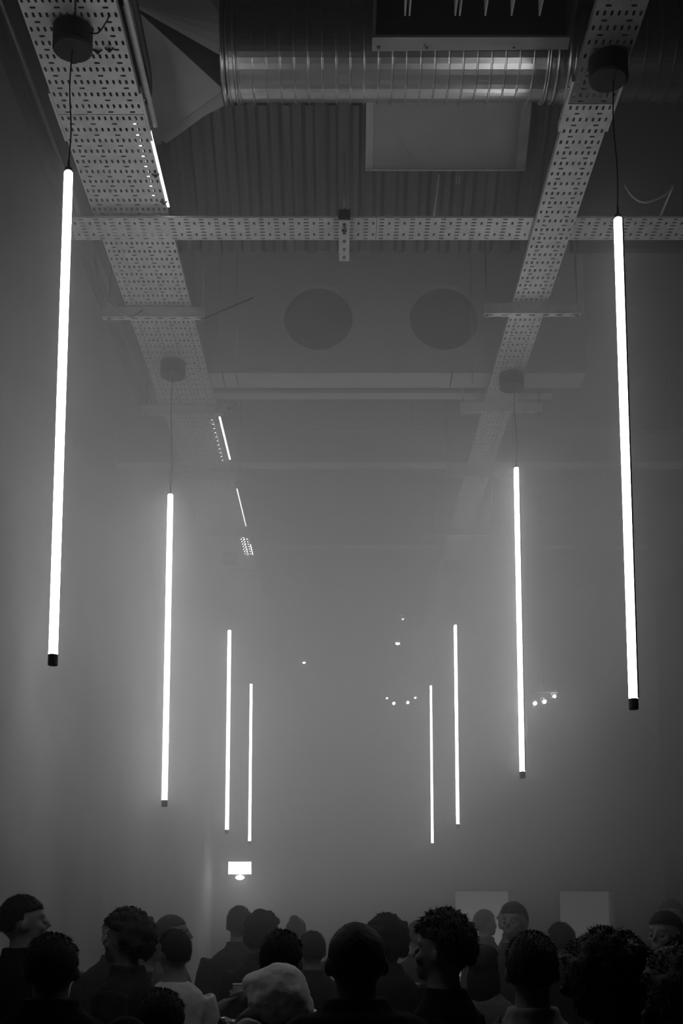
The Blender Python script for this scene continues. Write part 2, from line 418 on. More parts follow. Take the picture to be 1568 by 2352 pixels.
# ------------------------------------------------------------------ pendant tube lamps
TL = 1.95
_bm = bmesh.new(); revolve(_bm, [(-TL, .0175), (-.006, .0175), (0, .013)], n=10); bmesh.ops.recalc_face_normals(_bm, faces=_bm.faces)
ME_DIFF = bpy.data.meshes.new('diffuser'); _bm.to_mesh(ME_DIFF); _bm.free()
for p in ME_DIFF.polygons: p.use_smooth = True
ME_DIFF.materials.append(M_TUBE)
_bm = bmesh.new()
_o, _i = [], []
for _k in range(9):
    _a = R(-56 + 14 * _k); _o.append((.0215 * math.cos(_a), .0215 * math.sin(_a))); _i.append((.0183 * math.cos(_a), .0183 * math.sin(_a)))
_lp = _o + _i[::-1]; _A = [_bm.verts.new((x, y, -TL)) for x, y in _lp]; _B = [_bm.verts.new((x, y, -.003)) for x, y in _lp]
for _k in range(len(_lp)): _bm.faces.new((_A[_k], _A[(_k + 1) % len(_lp)], _B[(_k + 1) % len(_lp)], _B[_k]))
for _r in (_A, _B):
    for _k in range(8): _bm.faces.new((_r[_k], _r[_k + 1], _r[16 - _k], _r[17 - _k]))
bmesh.ops.recalc_face_normals(_bm, faces=_bm.faces)
ME_HOUSE = bpy.data.meshes.new('housing'); _bm.to_mesh(ME_HOUSE); _bm.free(); ME_HOUSE.materials.append(M_ALU)
_bm = bmesh.new(); revolve(_bm, [(-TL - .042, .0165), (-TL - .040, .0185), (-TL - .001, .0185)], n=16); bmesh.ops.recalc_face_normals(_bm, faces=_bm.faces)
ME_CAP = bpy.data.meshes.new('end_cap'); _bm.to_mesh(ME_CAP); _bm.free(); ME_CAP.materials.append(M_BLACK)
_bm = bmesh.new(); revolve(_bm, [(.001, .0135), (.014, .0135), (.020, .005), (.05, .004)], n=16); bmesh.ops.recalc_face_normals(_bm, faces=_bm.faces)
ME_TOP = bpy.data.meshes.new('top_cap'); _bm.to_mesh(ME_TOP); _bm.free(); ME_TOP.materials.append(M_BLACK)
_bm = bmesh.new(); revolve(_bm, [(-.095, .070), (-.088, .079), (-.004, .079), (0, .074)], n=36); bmesh.ops.recalc_face_normals(_bm, faces=_bm.faces)
ME_ROSE = bpy.data.meshes.new('canopy'); _bm.to_mesh(ME_ROSE); _bm.free(); ME_ROSE.materials.append(M_BLACK)
LAMPS = [(-1.08, 4.38, 4.695, -1, 'first'), (1.105, 4.45, 4.54, 1, 'first'), (-1.087, 7.30, 4.433, -1, 'second'), (1.115, 7.30, 4.609, 1, 'second'),
         (-1.095, 11.40, 4.548, -1, 'third'), (1.115, 11.40, 4.601, 1, 'third'), (-1.12, 14.55, 4.636, -1, 'fourth and farthest'), (1.11, 14.55, 4.614, 1, 'fourth and farthest')]
for x, y, zt, sd, nth in LAMPS:
    side = 'left' if sd < 0 else 'right'
    tz = LZ if sd < 0 else RZ
    t = empty('pendant_tube_lamp', (x, y, zt), 0, '%s glowing vertical tube lamp from the viewer in the %s row' % (nth, side), 'lamp', 'glowing tube lamps in two rows')
    link('diffuser', ME_DIFF, None, t)
    link('end_cap', ME_CAP, None, t); link('top_cap', ME_TOP, None, t)
    link('canopy', ME_ROSE, None, t, (.0 if sd < 0 else -.02, 0, tz - zt - .001))
    if sd > 0:
        link('housing', ME_HOUSE, None, t)
    c0 = tz - zt - .095
    wire('cable', [(0, 0, .045), (.004, .002, c0 * .35), (-.006, 0, c0 * .7), (0, 0, c0 + .006)], .0028, M_CABLE, t)
    if nth == 'first' and sd < 0:
        wire('safety_wire', [(.075, -.02, c0 + .06), (.11, -.03, c0 + .055), (.15, -.06, c0 + .085), (.158, -.07, c0 + .10)], .003, M_CABLE, t)
tagit(wire('power_cable', [(-1.06, 3.6, LZ - .006), (-1.07, 3.95, LZ - .008), (-1.03, 4.15, LZ - .012), (-1.05, 4.29, LZ - .02)], .005, M_CABLE), 'dark power cable lying under the left tray by the nearest lamp canopy', 'cable')

# ------------------------------------------------------------------ spiral ducts
def duct(name, xs, c, r, pitch, label, m=M_DUCT):
    t = empty(name, (xs[0], c[0], c[1]), 0, label, 'duct')
    prof = []; x = 0; L = xs[1] - xs[0]; k = 0
    while x < L:
        prof += [(x, r), (min(x + pitch * .80, L), r)]
        if x + pitch <= L:
            prof += [(x + pitch * .86, r + .011), (x + pitch * .90, r + .011), (x + pitch * .96, r)]
        x += pitch; k += 1
    p2 = []
    for q in prof:
        if not p2 or q[0] > p2[-1][0] + 1e-5: p2.append(q)
    bm = bmesh.new(); revolve(bm, p2, axis='x', n=56)
    o = finish(bm, 'spiral_pipe', m, t, False)
    return t
DC = (5.40, 6.02); DR = .225
d = duct('spiral_duct', (-.56, 1.16), DC, DR, .068, 'long ribbed round metal duct crossing above the trays')
for x in (.0, .035, 1.56, 1.60, 1.655):
    bm = bmesh.new(); revolve(bm, [(x, DR + .001), (x + .002, DR + .012), (x + .014, DR + .012), (x + .016, DR + .001)], axis='x', n=48, cap=False); finish(bm, 'flange_ring', M_DUCT, d, True)
d2 = duct('spiral_duct', (1.18, XR - .02), DC, DR - .002, .072, 'shade-darkened ribbed round duct carrying on right of the narrow tray', mat('shaded_duct_steel', 0.22, 0.35, 0.9, 0.10, 6, 0.03, 30))  # shade right of the tray put into a darker copy of the steel
# rectangular to round transition on the left end
t = empty('duct_transition', (-.945, 5.36, 6.06), 0, 'pale faceted metal piece joining a rectangular duct to the round one', 'duct')
bm = bmesh.new(); n = 32
rc = [(5.795, 5.83), (5.795, 6.33), (4.87, 6.33), (4.87, 5.83)]
ang0 = [-45, 45, 135, 225]
circ = []
for k in range(n):
    a = R(-90 + 360 * k / n)
    circ.append(bm.verts.new((-.56 + .945, DC[0] + math.cos(a) * DR - 5.36, DC[1] + math.sin(a) * DR - 6.06)))
cor = [bm.verts.new((0, p[0] - 5.36, p[1] - 6.06)) for p in rc]
q = n // 4
C0 = [v.co - Vector((.004, 0, 0)) for v in circ]; K0 = [v.co.copy() for v in cor]; bm.free()
def sheet(tris, name, m):
    b2 = bmesh.new(); cen = Vector((.2, 0.02, -.03))
    for tr in tris:
        f = [b2.verts.new(p) for p in tr]; g = [b2.verts.new(p + (cen - p).normalized() * .004) for p in tr]
        b2.faces.new(f); b2.faces.new(g[::-1])
        for i in range(3): b2.faces.new((f[i], f[(i + 1) % 3], g[(i + 1) % 3], g[i]))
    return finish(b2, name, m, t)
for c in range(4):
    for k0, k1, mm in ([(0, q, [M_LEDGE, M_SHEET, M_SHEET][c])] if c < 3 else [(0, int(q * .5), M_LEDGE), (int(q * .5), q, M_CEIL)]):  # lit and shaded corners put into the sheet colours
        sheet([(K0[c], C0[(c * q + k) % n], C0[(c * q + k + 1) % n]) for k in range(k0, k1)], 'corner_sheet', mm)
    sheet([(K0[c], C0[((c + 1) * q) % n], K0[(c + 1) % 4])], 'flat_sheet', [M_SHEET, M_SHEET, M_LEDGE, M_SHEET][c])  # front flat sheet coloured paler, as if lit
bm = bmesh.new(); tube(bm, [K0[0] + Vector((0, .012, 0)), C0[0] + Vector((0, .0, -.004))], [(.03, .006), (.024, .006)], 8, flat=(0, .35, 1)); finish(bm, 'lit_edge_strip', M_LEDGE, t)  # pale strip added to imitate the lit rear edge
box('flange', (-.03, .0, 4.84 - 5.36, 5.805 - 5.36, 5.80 - 6.06, 6.36 - 6.06), M_SHEET, t)
bm = bmesh.new(); revolve(bm, [(.355, DR + .002), (.358, DR + .016), (.378, DR + .016), (.382, DR + .002)], c=(0, DC[0] - 5.36, DC[1] - 6.06), axis='x', n=48, cap=False); finish(bm, 'collar', M_DUCT, t, True)
t = tagit(box('rectangular_duct', (-1.27, -.976, 4.87, 5.795, 5.83, 6.33), M_CEIL, None, .004), 'dark rectangular duct end above the left tray, feeding the faceted piece', 'duct')
# black ventilation unit, front of the duct
t = empty('ventilation_unit', (.59, 4.4, 5.75), 0, 'black open-bottomed ventilation box with a pale rear lip in front of the round duct', 'ventilation')
V, F = [], []; I = lambda u, v, w: (u, v, w)
for e in ((-.45, -.435, -.55, .57, 0, .5), (.435, .45, -.55, .57, 0, .5), (-.435, .435, -.55, -.535, 0, .5), (-.435, .435, .555, .57, 0, .5), (-.435, .435, -.535, .555, .485, .5)): quadbox(V, F, I, *e)
pyd('casing', V, F, M_BLACK, t)
bm = bmesh.new()
vs = [bm.verts.new(p) for p in ((-.45, .572, .0), (.455, .573, .012), (.455, .64, -.006), (-.45, .615, -.035), (-.45, .572, .006), (.455, .573, .018), (.455, .64, .0), (-.45, .615, -.029))]
for f in ((0, 3, 2, 1), (4, 5, 6, 7), (0, 1, 5, 4), (1, 2, 6, 5), (2, 3, 7, 6), (3, 0, 4, 7)): bm.faces.new([vs[i] for i in f])
finish(bm, 'rear_lip', M_SHEET, t)
for xx in (-.31, -.29, -.086, -.066, .048, .165, .29):  # pale fins stand for highlights on the ribs of a duct above
    box('streak_fin', (xx, xx + .007, -.53, .45, .008, .2), M_LEDGE, t)
for xx in (-.42, -.2, .2): 
    bm = bmesh.new(); revolve(bm, [(-.036, .005), (-.031, .007), (-.028, .007)], c=(xx, .60, 0), n=8); finish(bm, 'screw', M_ROD, t)
# sloping panel below the duct
t = empty('sloping_panel', (.55, 5.80, 6.0), 0, 'pale rectangular metal panel sloping down behind the round duct', 'panel')
def slope(x0, x1, s0, s1, o0, o1, name, m):
    dirv = Vector((0, .246, -.193)).normalized(); nrm = Vector((0, -.193, -.246)).normalized()
    bm = bmesh.new(); P0 = Vector((0, -.02, .012))
    vs = []
    for o in (o0, o1):
        for (x, s) in ((x0, s0), (x1, s0), (x1, s1), (x0, s1)): vs.append(bm.verts.new(P0 + Vector((x, 0, 0)) + dirv * s + nrm * o))
    for f in ((0, 3, 2, 1), (4, 5, 6, 7), (0, 1, 5, 4), (1, 2, 6, 5), (2, 3, 7, 6), (3, 0, 4, 7)): bm.faces.new([vs[i] for i in f])
    return finish(bm, name, m, t)
slope(-.42, .45, -.02, .318, -.005, .004, 'sheet', M_SHEET)
slope(-.42, .45, .318, .326, -.005, .016, 'bottom_lip', M_GALV)
slope(.40, .45, -.02, .318, .004, .009, 'side_lip', M_GALV); slope(-.42, -.38, -.02, .318, .004, .009, 'side_lip', M_GALV)
wire('stay_rod', [(-.015, .26, -.2), (-.035, .42, -.36)], .006, M_GALV, t, curve=False)
bm = bmesh.new(); tube(bm, [(.08, .27, -.20), (.08, .27, -.245)], .004, 6); tube(bm, [(.095, .27, -.20), (.095, .27, -.245)], .004, 6); finish(bm, 'clip', M_GALV, t)

# conduits and loose cables
tagit(wire('conduit', [(-.845, 1.6, LZ + .02), (-.845, 5.0, LZ + .02)], .012, M_GALV, curve=False), 'straight metal conduit beside the inner edge of the left tray', 'conduit')
tagit(wire('cable_bundle', [(-.80, 1.6, LZ + .03), (-.805, 3.4, LZ + .024), (-.815, 4.4, LZ + .018), (-.83, 4.72, LZ + .048), (-.862, 4.9, LZ + .06)], .014, M_CABLE), 'dark cable bundle next to the conduit on the left tray', 'cable')
tagit(wire('cable', [(1.36, 5.32, 5.25), (1.381, 5.3, 5.193), (1.415, 5.3, 5.162), (1.457, 5.3, 5.153), (1.53, 5.3, 5.18), (1.562, 5.3, 5.207), (1.60, 5.35, 5.27), (1.62, 5.66, 5.30)], .006, M_CABLEL), 'pale cable sagging in an arc at the upper right', 'cable')
tagit(wire('cable', [(-.88, 7.9, 5.25), (-.848, 7.8, 5.229), (-.804, 7.8, 5.272), (-.735, 7.8, 5.279), (-.717, 7.8, 5.247), (-.758, 7.8, 5.207), (-.82, 7.9, 5.235)], .006, M_CABLEL), 'small loop of pale cable at the inner edge of the left tray', 'cable')
tagit(wire('cable', [(1.18, 8.92, 5.235), (1.17, 8.9, 5.142), (1.152, 8.9, 4.862), (1.128, 8.9, 4.653), (1.086, 8.9, 4.563)], .005, M_CABLEL), 'pale cable dangling below the right tray between the second and third lamps', 'cable')
tagit(wire('cable', [(-1.316, 6.0, 5.42), (-1.316, 6.0, 5.359), (-1.312, 6.0, 5.234), (-1.285, 6.0, 5.085), (-1.237, 6.0, 5.011), (-1.166, 6.2, 5.05), (-1.15, 6.5, 5.245)], .006, M_CABLEL), 'pale cable hanging in a curve on the outer side of the left tray', 'cable')
for i, (x, y, z0, lab) in enumerate(((-.771, 7.15, 5.4, 'left thin hanging rod before the bulkhead'), (-.675, 7.25, 5.3, 'thin hanging rod before the bulkhead, beside the left vent'), (.848, 7.35, 5.2, 'thin hanging rod crossing the right vent'))):
    tagit(wire('hanging_rod', [(x, y, z0), (x, y, ZC)], .005, M_ROD, curve=False), lab, 'rod', 'rods before the bulkhead')
tagit(wire('brace_rod', [(-.83, 11.90, 5.30), (-.416, 11.8, 5.08)], .016, M_GALV, curve=False), 'pale diagonal brace hanging off the far left tray', 'brace')
tagit(wire('brace_rod', [(-.52, 6.62, 5.39), (-.815, 6.6, 5.245)], .005, M_CABLE, curve=False), 'thin dark diagonal brace by the nearest strut of the left tray', 'brace')
t = empty('junction_box', (.86, 11.1, 5.40), 0, 'small pale junction box under a far beam', 'box')
box('body', (-.075, .075, -.05, .05, 0, .09), M_LEDGE, t, .006); box('lid', (-.07, .07, -.055, -.05, .005, .085), M_LEDGE, t, .002)
wire('hanger', [(0, 0, .09), (0, 0, 1.2)], .006, M_ROD, t, curve=False)

# ------------------------------------------------------------------ emergency sign and far lamps
t = empty('emergency_sign', (-1.487, 17.5, 2.388), 0, 'glowing rectangular sign box with a small lamp underneath on the end wall', 'sign')
box('housing', (-.172, .172, .006, .29, -.002, .186), M_LEDGE, t, .008)
box('lit_face', (-.166, .166, 0, .006, .004, .180), M_SIGN, t, .002)
bm = bmesh.new()
bmesh.ops.create_uvsphere(bm, u_segments=16, v_segments=10, radius=1, matrix=Matrix.Translation((0, .04, -.046)) @ Matrix.Diagonal((.066, .05, .034, 1)))
finish(bm, 'lamp', emit('sign_lamp_glow', SIGN_E * .55), t, True)
box('lamp_bracket', (-.02, .02, .05, .28, -.012, -.002), M_LEDGE, t)
def cluster(x, y, z, bulbs, m, label):
    t = empty('spotlight_cluster', (x, y, z), 0, label, 'spotlights', 'spotlight clusters at the far right')
    xs = [b_[0] for b_ in bulbs]
    wire('bar', [(min(xs) - .05, .03, .10), (max(xs) + .05, .03, .10)], .007, M_BLACK, t, curve=False)
    wire('stem', [(0, .03, .10), (0, .03, ZC - z)], .006, M_BLACK, t, curve=False)
    for bx_, bz_, br in bulbs:
        bm = bmesh.new(); tube(bm, [(bx_, .14, bz_ + .06), (bx_, .02, bz_ + .004), (bx_, .0, bz_)], [br * .7, br * 1.15, br * 1.2], 12)
        sh = finish(bm, 'spot_shade', M_BLACK, t, True)
        bm = bmesh.new(); bmesh.ops.create_icosphere(bm, subdivisions=1, radius=br, matrix=Matrix.Translation((bx_, -br * .6, bz_)))
        finish(bm, 'bulb', m, sh, True)
cluster(2.07, 12.0, 3.95, [(-.097, -.02, .020), (0, -.003, .020), (.104, .054, .016)], M_BULB, 'bright cluster of three spot lamps right of the second right tube')
cluster(.76, 15.0, 4.49, [(-.18, .05, .012), (-.093, -.02, .02), (.085, -.01, .02), (.18, .053, .014)], M_BULBD, 'dim cluster of small spot lamps left of the farthest right tube')
for x, z, br, m, lab in ((.721, 5.253, .027, M_BULB, 'small bright lamp high up right of the middle'), (-.48, 5.002, .019, M_BULB, 'small lamp high up left of the middle'), (.791, 5.574, .014, M_BULBD, 'faint lamp just above the bright one near the end of the room')):
    t = empty('small_lamp', (x, 15.0, z), 0, lab, 'lamp', 'little lamps near the end of the room')
    bm = bmesh.new(); revolve(bm, [(.004, br * 1.15), (.05, br * 1.2), (.09, br * .6)], n=14); finish(bm, 'shade', M_BLACK, t, True)
    bm = bmesh.new(); bmesh.ops.create_icosphere(bm, subdivisions=1, radius=br, matrix=Matrix.Diagonal((1, 1, .7, 1))); finish(bm, 'bulb', m, t, True)
    wire('stem', [(0, 0, .088), (0, 0, ZC - z)], .008, M_BLACK, t, curve=False)

# ------------------------------------------------------------------ people
def remesh(bm, vox, it=4):
    bmesh.ops.recalc_face_normals(bm, faces=bm.faces)
    me = bpy.data.meshes.new('tmp'); bm.to_mesh(me); bm.free()
    o = bpy.data.objects.new('tmp', me); COL.objects.link(o)
    m = o.modifiers.new('r', 'REMESH'); m.mode = 'VOXEL'; m.voxel_size = vox
    if it:
        s = o.modifiers.new('s', 'SMOOTH'); s.factor = .5; s.iterations = it
    dg = bpy.context.evaluated_depsgraph_get()
    out = bpy.data.meshes.new_from_object(o.evaluated_get(dg))
    bpy.data.objects.remove(o); bpy.data.meshes.remove(me)
    return out
def smoothed(me):
    me.polygons.foreach_set('use_smooth', [True] * len(me.polygons)); return me
def ell(bm, c, r, rot=None, u=20, v=14):
    mt = Matrix.Translation(c)
    if rot: mt = mt @ rot
    bmesh.ops.create_uvsphere(bm, u_segments=u, v_segments=v, radius=1, matrix=mt @ Matrix.Diagonal((*r, 1)))
def loft(bm, rings, n=24):
    rr = []
    for z, rx, ry, cy in rings:
        rr.append([bm.verts.new((rx * math.cos(2 * math.pi * k / n), cy + ry * math.sin(2 * math.pi * k / n), z)) for k in range(n)])
    for a, b_ in zip(rr, rr[1:]):
        for k in range(n): bm.faces.new((a[k], a[(k + 1) % n], b_[(k + 1) % n], b_[k]))
    bm.faces.new(rr[0][::-1]); bm.faces.new(rr[-1])
TORSO = [(.88, .155, .105, 0), (.96, .165, .112, 0), (1.06, .148, .10, 0), (1.18, .152, .104, .005), (1.30, .168, .112, .005), (1.38, .172, .105, -.005), (1.43, .150, .088, -.012), (1.465, .105, .072, -.015), (1.49, .066, .064, -.012), (1.53, .056, .058, -.004), (1.58, .054, .058, 0)]
ARM_DN = [(.165, -.01, 1.395), (.205, -.015, 1.30), (.235, -.02, 1.12), (.245, .03, .98), (.245, .07, .87)]
def arm_pts(pose, sd):
    p = pose or ARM_DN
    return [(q[0] * sd, q[1], q[2]) for q in p]
ARM_R = [.062, .052, .042, .038, .028]
def torso_solid(bm, g=0.0, z0=.88, z1=1.6):
    loft(bm, [(z, rx + g, ry + g, cy) for z, rx, ry, cy in TORSO if z0 <= z <= z1])
def hand(bm, w, d, nrm, sd, curl=.5):
    """Palm and five separate curled fingers from wrist w along d; nrm points out of the palm."""
    w, d, nrm = Vector(w), Vector(d).normalized(), Vector(nrm).normalized(); s = d.cross(nrm).normalized() * sd
    for i, (o, L) in enumerate(((-.03, .062), (-.01, .076), (.011, .082), (.031, .074))):
        p = w + d * .085 + s * o; dirv = d.copy(); pts = [w + d * .055 + s * o * .8, p]
        for k, f in enumerate((.42, .32, .26)):
            dirv = (dirv + nrm * curl * (.5 + .2 * k)).normalized(); p = p + dirv * L * f; pts.append(p)
        tube(bm, pts, [.009, .009, .0085, .0075, .006], 8)
    p = w + d * .03 + s * .03; pts = [w + d * .015 + s * .015, p]
    for f in (.035, .028): 
        p = p + (d * .75 + s * .6 + nrm * .35).normalized() * f; pts.append(p)
    tube(bm, pts, [.013, .012, .010, .0075], 8)
def body_mesh(poseL=None, poseR=None, holdR=None):
    bm = bmesh.new(); torso_solid(bm)
    for sd, pose in ((-1, poseL), (1, poseR)):
        P = arm_pts(pose, sd)
        tube(bm, P, ARM_R, 12)
        w, d = Vector(P[-1]), (Vector(P[-1]) - Vector(P[-2])).normalized()
        tube(bm, [w - d * .01, w + d * .03, w + d * .09], [(.026, .02), (.040, .015), (.040, .013)], 12, flat=(sd, 0, 0) if not pose else (0, 0, 1))
        # legs and feet
        tube(bm, [(.085 * sd, 0, .95), (.095 * sd, .005, .72), (.098 * sd, .01, .48), (.10 * sd, -.01, .32), (.10 * sd, -.02, .09)], [.09, .08, .055, .056, .038], 14)
        tube(bm, [(.10 * sd, -.045, .045), (.105 * sd, .04, .042), (.115 * sd, .15, .028)], [(.035, .036), (.042, .036), (.036, .022)], 12, flat=(0, 0, 1))
    # head
    ell(bm, (0, -.012, 1.648), (.074, .096, .100)); ell(bm, (0, .030, 1.595), (.056, .066, .068))
    ell(bm, (0, .072, 1.553), (.026, .022, .020)); ell(bm, (0, .062, 1.668), (.056, .026, .022))
    tube(bm, [(0, .085, 1.655), (0, .105, 1.625), (0, .108, 1.612)], [.008, .013, .012], 8)
    ell(bm, (0, .095, 1.577), (.022, .009, .007)); ell(bm, (0, .092, 1.566), (.02, .01, .007))
    for sd in (-1, 1):
        ell(bm, (.077 * sd, -.012, 1.622), (.010, .019, .031), Matrix.Rotation(.25 * sd, 4, 'Z'), 12, 10)
        ell(bm, (.042 * sd, .068, 1.612), (.02, .02, .022), None, 12, 8)
    me = remesh(bm, .0095, 3)
    bm = bmesh.new(); bm.from_mesh(me); bpy.data.meshes.remove(me)
    for sd, pose in ((-1, poseL), (1, poseR)):
        P = arm_pts(pose, sd); w, d = Vector(P[-1]), (Vector(P[-1]) - Vector(P[-2])).normalized()
        if sd == 1 and holdR:
            c, rad, zz, a0 = holdR        # fingers wrap a cup of radius rad round centre c
            for i in range(4):
                z = zz + .03 - i * .021
                pts = [w + d * .05]
                for k in range(6):
                    a = a0 - R(12 + k * 27); pts.append(Vector((c[0] + math.cos(a) * (rad + .009), c[1] + math.sin(a) * (rad + .009), z)))
                tube(bm, pts, [.010, .009, .009, .0085, .008, .0075, .006], 8)
            pts = [w + d * .03] + [Vector((c[0] + math.cos(a0 + R(15 + k * 24)) * (rad + .010), c[1] + math.sin(a0 + R(15 + k * 24)) * (rad + .010), zz + .01 + k * .008)) for k in range(4)]
            tube(bm, pts, [.013, .012, .011, .010, .008], 8)
        else:
            hand(bm, w, d, Vector((-sd, .2, 0)) if not pose else Vector((0, .4, -1)), sd)
    me = bpy.data.meshes.new('body'); bmesh.ops.recalc_face_normals(bm, faces=bm.faces); bm.to_mesh(me); bm.free()
    return smoothed(me)
def top_mesh(poseL=None, poseR=None, g=.014, long_sleeve=True, collar=0.0, wide=0.0, sides=(-1, 1)):
    bm = bmesh.new()
    loft(bm, [(z, rx + g + (wide if z > 1.2 else wide * .5), ry + g + wide * .5, cy) for z, rx, ry, cy in TORSO if z < 1.50])
    if collar: loft(bm, [(1.46, .085, .080, -.014), (1.49 + collar * .4, .074 + g * .6, .074 + g * .6, -.012), (1.49 + collar, .070 + g * .5, .072 + g * .5, -.012)])
    for sd, pose in ((-1, poseL), (1, poseR)):
        if sd not in sides: continue
        P = arm_pts(pose, sd); k = len(P) if long_sleeve else 3
        if not long_sleeve and not pose: P = P[:2] + [tuple((Vector(P[1]) + Vector(P[2])) / 2)]
        tube(bm, P[:k], [r + g + .004 + wide * .5 for r in ARM_R[:k]], 12)
    me = remesh(bm, .013, 5)
    for v in me.vertices:
        v.co += v.normal * (.006 * noise.noise(Vector((v.co.x * 14, v.co.y * 14, v.co.z * 7))) + .003 * noise.noise(v.co * 34))
    return smoothed(me)
def legs_mesh():
    bm = bmesh.new(); loft(bm, [(z, rx + .008, ry + .008, cy) for z, rx, ry, cy in TORSO if z < 1.0])
    for sd in (-1, 1):
        tube(bm, [(.085 * sd, 0, .95), (.095 * sd, .005, .72), (.098 * sd, .01, .48), (.10 * sd, -.01, .32), (.10 * sd, -.02, .07)], [.10, .092, .072, .070, .062], 14)
    return smoothed(remesh(bm, .02, 3))
def shoe_mesh(sd):
    bm = bmesh.new(); tube(bm, [(.10 * sd, -.06, .05), (.105 * sd, .04, .05), (.117 * sd, .17, .032)], [(.044, .05), (.05, .05), (.042, .032)], 12, flat=(0, 0, 1))
    tube(bm, [(.10 * sd, -.02, .05), (.10 * sd, -.02, .12)], [.05, .048], 12)
    return smoothed(remesh(bm, .014, 3))
def hair_mesh(style):
    bm = bmesh.new(); ell(bm, (0, 0, 0), (1, 1, 1), None, 48, 32)
    amp = {'short': .004, 'crop': .002, 'tousled': .016, 'curly': .02, 'long': .006, 'bun': .005}[style]
    off = {'short': .010, 'crop': .004, 'tousled': .020, 'curly': .036, 'long': .016, 'bun': .012}[style]
    keep = set(); bm.verts.ensure_lookup_table(); bm.verts.index_update()
    for v in bm.verts:
        d = v.co.normalized()
        fr = d.y; up = d.z
        line = .48 - .30 * max(0, abs(d.x) - .55)
        m = 1.0
        if fr > .12: m = min(1, max(0, (up - line + .12) / .14))
        else:
            low = -.52 if fr < -.45 else (-.05 if abs(d.x) > .6 and fr > -.3 else -.42)
            if style in ('long', 'curly'): low -= .25
            m = min(1, max(0, (up - low + .1) / .16))
        n1 = noise.noise(d * 3.1 + Vector((3, 1, 7))); n2 = noise.noise(d * 8.5 + Vector((1, 9, 2))); n3 = noise.noise(d * 20)
        e = off + amp * (n1 * .8 + n2 * .7 + n3 * .35)
        if style == 'tousled': e += .014 * max(0, up) + .012 * max(0, n2) * max(0, up)
        base = Vector((.074 * d.x, .096 * d.y, .100 * d.z))
        p = base * (1 if m > 0 else .86) + d * (e * m - .014 * (1 - m))
        v.co = p + Vector((0, -.012, 1.648))
        if m > .75: keep.add(v.index)
    if style == 'long':
        ell(bm, (0, -.065, 1.54), (.088, .055, .15)); 
        for sd in (-1, 1): ell(bm, (.062 * sd, -.02, 1.54), (.03, .06, .13))
        return smoothed(remesh(bm, .010, 3))
    if style == 'bun':
        ell(bm, (0, -.09, 1.74), (.042, .042, .038)); return smoothed(remesh(bm, .009, 3))
    bm.normal_update(); bm.faces.ensure_lookup_table(); rng = random.Random(5)
    N, Ln, lift, jit = {'short': (2600, .020, .45, .5), 'crop': (2600, .008, .5, .5), 'tousled': (3200, .024, .5, .8), 'curly': (3200, .018, .4, .9)}.get(style, (0, 0, 0, 0))
    fs = [f for f in bm.faces if all(v.index in keep for v in f.verts)]
    ws = []; acc = 0
    for f in fs: acc += f.calc_area(); ws.append(acc)
    cen = Vector((0, -.02, 1.67)); add = []
    import bisect
    for _ in range(N):
        f = fs[bisect.bisect(ws, rng.random() * acc) if acc else 0]
        v = f.verts; a_, b_ = rng.random(), rng.random()
        p = v[0].co.lerp(v[1].co, a_).lerp(v[-1].co.lerp(v[-2].co, a_), b_); nr_ = (p - cen).normalized()
        flow = Vector((nr_.x * .8, -.5, -.9)); flow = (flow - nr_ * flow.dot(nr_)).normalized()
        rd = Vector((rng.uniform(-1, 1), rng.uniform(-1, 1), rng.uniform(-1, 1))) * jit
        d0 = (flow + nr_ * lift + rd).normalized(); L_ = Ln * rng.uniform(.6, 1.25)
        sd_ = d0.cross(nr_); sd_ = (sd_.normalized() if sd_.length > 1e-4 else Vector((1, 0, 0))) * .0016
        q_ = p - nr_ * .003; m_ = q_ + d0 * L_ * .5; e_ = m_ + (d0 + flow * .7 - nr_ * .25 + rd.yzx * .5).normalized() * L_ * .5
        add.append((q_ - sd_, q_ + sd_, m_ + sd_ * .8, m_ - sd_ * .8, e_))
    bmesh.ops.recalc_face_normals(bm, faces=bm.faces)
    for A_ in add:
        w_ = [bm.verts.new(x_) for x_ in A_]; bm.faces.new(w_[:4]); bm.faces.new((w_[3], w_[2], w_[4]))
    me = bpy.data.meshes.new('hair'); bm.to_mesh(me); bm.free()
    return smoothed(me)
def hood_mesh():
    bm = bmesh.new(); UP = .072
    pts = [(.085 * math.cos(a), -.012 + .082 * math.sin(a), 1.475 - .025 * math.sin(a) + (.0 if math.sin(a) < 0 else -.03)) for a in [2 * math.pi * k / 24 for k in range(25)]]
    tube(bm, pts, .024, 10, cap=False)
    ell(bm, (.02, -.118, 1.45), (.128, .060, .115), Matrix.Rotation(R(-10), 4, 'Y')); ell(bm, (0, -.075, 1.485), (.10, .05, .07))
    ell(bm, (.075, -.10, 1.40), (.085, .06, .06)); ell(bm, (-.05, -.095, 1.48), (.075, .05, .06))
    bmesh.ops.translate(bm, verts=bm.verts, vec=(0, -.012, UP))
    me = remesh(bm, .009, 6)
    for v in me.vertices:
        f = noise.noise(Vector((v.co.x * 9 + v.co.z * 11, v.co.y * 6, v.co.z * 13 - v.co.x * 8)))
        v.co += v.normal * (.010 * f + .004 * noise.noise(v.co * 40))
    return smoothed(me)
def strap_mesh(sd):
    bm = bmesh.new(); tube(bm, [(.115 * sd, .10, 1.18), (.12 * sd, .105, 1.32), (.115 * sd, .055, 1.455), (.11 * sd, -.02, 1.475), (.105 * sd, -.10, 1.42), (.10 * sd, -.135, 1.30)], [(.028, .010)] * 6, 10, flat=(0, 1, .2))
    return smoothed(remesh(bm, .009, 3))
